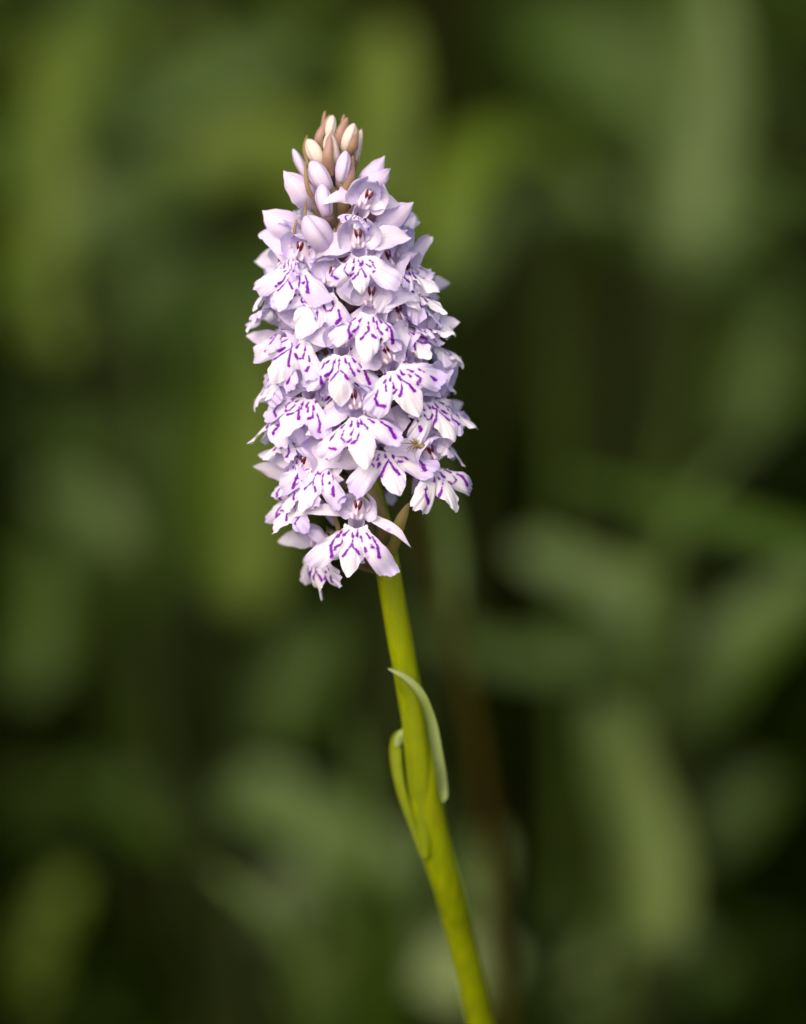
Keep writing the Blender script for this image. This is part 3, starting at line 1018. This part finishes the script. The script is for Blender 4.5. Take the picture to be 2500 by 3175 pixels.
def opening_bud(base, tip, hw, front, mat, seed, bulge=0.0):
    """bud about to open: a narrow core with broad tepals folded round it"""
    rnd = random.Random(seed)
    (bx, by), (tx, ty) = base, tip
    core, o = bud((bx + (tx - bx) * .1, by + (ty - by) * .1), (bx + (tx - bx) * .86, by + (ty - by) * .86), hw * .45, front, mat, seed + 70)
    d = lambda f: .600 - (front + f) * MM
    ux, uy = tx - bx, ty - by
    L = math.hypot(ux, uy)
    nx, ny = -uy / L, ux / L
    for off, f, ww, tl in ((0.0, 1.5, 1.0, 1.0), (.45, -.6, .8, .95), (-.45, -.8, .8, .93)):
        P = []
        for t, fo in ((0, -.8), (.3, .5), (.7, .7), (1, .1)):
            sft = off * hw * math.sin(math.pi * min(t * tl, 1)) * .8
            P.append(c1(bx + ux * t * tl + nx * sft, by + uy * t * tl + ny * sft, d(f * (.3 + .7 * math.sin(math.pi * t)) + fo)) - o)
        V, F, A = petal(P, hw * ww * .4333 * K * .6, -FWD, rnd, cup=-.4, a=.55, b=.95, nl=18, nw=11, ruffle=.06)
        make('tepal', V, F, mat, core, A)
    return core, o


def bract(parent, o, pts_, hw, mat, seed, hint=None):
    rnd = random.Random(seed)
    P = [c1(x, y, .600 - f * MM) - o for x, y, f in pts_]
    H = -FWD if hint is None else hint
    V, F, A = petal(P, hw * .4333 * K * .6, H, rnd, cup=-.55, a=.35, b=.6, nl=16, nw=9, ruffle=.03, base=.5)
    return make('bract', V, F, mat, parent, A)


BR, GR, YE = M_BRACT_BROWN, M_BRACT_GREEN, M_BRACT_YELLOW
CR, LI = M_BUD_CREAM, M_BUD_LILAC
b, o = bud((645, 240), (674, 62), 52, 0.5, CR, 1)
bract(b, o, [(590, 300, 1.2), (566, 210, 1.6), (655, 56, .8)], 34, BR, 2, -FWD - RIGHT * .5)
bract(b, o, [(600, 160, -1), (612, 90, -1.2), (621, 28, -1.3)], 15, BR, 3)
b, o = bud((688, 405), (640, 190), 64, 3.2, CR, 4)
bract(b, o, [(665, 500, 4.0), (645, 370, 5.6), (656, 190, 5.0)], 42, BR, 5)
b, o = bud((762, 318), (828, 120), 60, 2.4, CR, 6)
bract(b, o, [(800, 360, 3.2), (838, 285, 4.0), (858, 160, 2.8)], 40, BR, 7, -FWD + RIGHT * .7)
b, o = bud((838, 390), (878, 163), 34, 0.5, CR, 8)
bract(b, o, [(850, 370, -1), (872, 260, -1), (880, 152, -1)], 16, BR, 9)
b, o = bud((595, 415), (492, 234), 66, 2.2, CR, 10)
bract(b, o, [(500, 420, .6), (478, 300, .2), (492, 202, 0)], 18, YE, 11)
b, o = bud((733, 540), (768, 316), 66, 4.0, LI, 12)
bract(b, o, [(760, 660, 4.0), (815, 500, 4.6), (822, 350, 3.5)], 38, BR, 13, -FWD + RIGHT * .6)
b, o = bud((740, 290), (760, 150), 25, 0.8, LI, 14)
bract(b, o, [(712, 300, 1.4), (730, 190, 1.8), (778, 76, 1.2)], 40, BR, 15)
bract(b, o, [(740, 160, -1), (748, 100, -1.2), (756, 54, -1.2)], 14, BR, 16)
b, o = bud((640, 595), (515, 392), 84, 4.2, LI, 17)
b, o = bud((490, 510), (388, 302), 40, 0.0, LI, 18)
b, o = opening_bud((545, 730), (322, 458), 84, 3.2, LI, 19, 0.5)
bract(b, o, [(540, 670, 5.5), (490, 570, 6.0), (476, 388, 5.0)], 17, YE, 20)
b, o = bud((632, 775), (592, 556), 72, 6.0, LI, 21, 0.4)
bract(b, o, [(690, 800, 4.0), (672, 700, 4.8), (700, 590, 4.6)], 26, GR, 22)
b, o = opening_bud((868, 610), (1046, 350), 62, 1.5, LI, 23)
b, o = opening_bud((880, 612), (1088, 448), 72, 3.5, LI, 24, 0.5)
bract(b, o, [(988, 680, 6.0), (990, 640, 6.4), (989, 586, 6.2)], 10, YE, 25)
b, o = bud((650, 1020), (470, 790), 120, 5.5, LI, 26, 1.2, 8.5)
bract(b, o, [(480, 790, 8.8), (478, 730, 8.2), (487, 655, 7.0)], 11, YE, 27)
b, o = opening_bud((450, 950), (168, 746), 98, 2.5, LI, 28, .4)
bract(b, o, [(402, 930, 6.8), (402, 880, 7.0), (418, 805, 6.8)], 12, YE, 29)
b, o = opening_bud((965, 900), (1254, 684), 88, 4.6, LI, 30, .2)
b, o = bud((760, 700), (735, 560), 34, 3.8, LI, 31)
bract(b, o, [(735, 880, 3.0), (735, 720, 4.2), (800, 590, 4.2)], 62, GR, 32)
bract(b, o, [(712, 1120, 5.2), (698, 990, 6.0), (684, 866, 5.6)], 28, GR, 33)
bract(b, o, [(690, 900, 3.0), (720, 830, 3.6), (700, 700, 3.4)], 40, GR, 34)

# green bracts showing under the lowest flowers
for (a, m, t, hw) in [((1190, 1700), (1178, 1600), (1150, 1490), 22), ((1215, 1720), (1232, 1640), (1268, 1560), 20), ((1060, 1690), (1050, 1640), (1030, 1570), 8)]:
    P = [at(*a, .5995) - FOOT, at(*m, .597) - FOOT, at(*t, .596) - FOOT]
    V, F, A = petal(P, hw * K * .6, -FWD, rnd, cup=-.4, a=.35, b=.6, ruffle=.03, base=.5)
    make('bract', V, F, M_BRACT_GREEN, orchid, A)


# ------------------------------------------------------------------ spider
def spider():
    p = at(1300, 1384, .5925)
    e = empty('spider', p, 'tiny olive crab spider clinging among the lower right orchid flowers', 'spider')
    r, u, b = RIGHT * MM * .85, UP * MM * .85, -FWD * MM * .85
    V, F = ellipsoid(r * .55 - u * .1, [r * .72 - u * .2, u * .55 + r * .12, b * .5])
    make('abdomen', V, F, M_SPIDER, e)
    V, F = ellipsoid(r * -.35 + u * .12, [r * .45, u * .36, b * .33])
    make('body', V, F, M_SPIDER, e)
    for i, (ang, L) in enumerate([(150, 1.9), (172, 2.2), (200, 1.7), (235, 1.2), (120, 1.6), (95, 1.2), (215, 1.9), (70, 1.0)]):
        q = R(ang)
        d = r * math.cos(q) + u * math.sin(q)
        o = r * -.4 + u * .1
        V, F = tube([o, o + d * L * .45 + b * .6 + u * .25, o + d * L - b * .1], [.00011, .00008, .00003], 8, 6)
        make('leg', V, F, M_SPIDER, e)


spider()
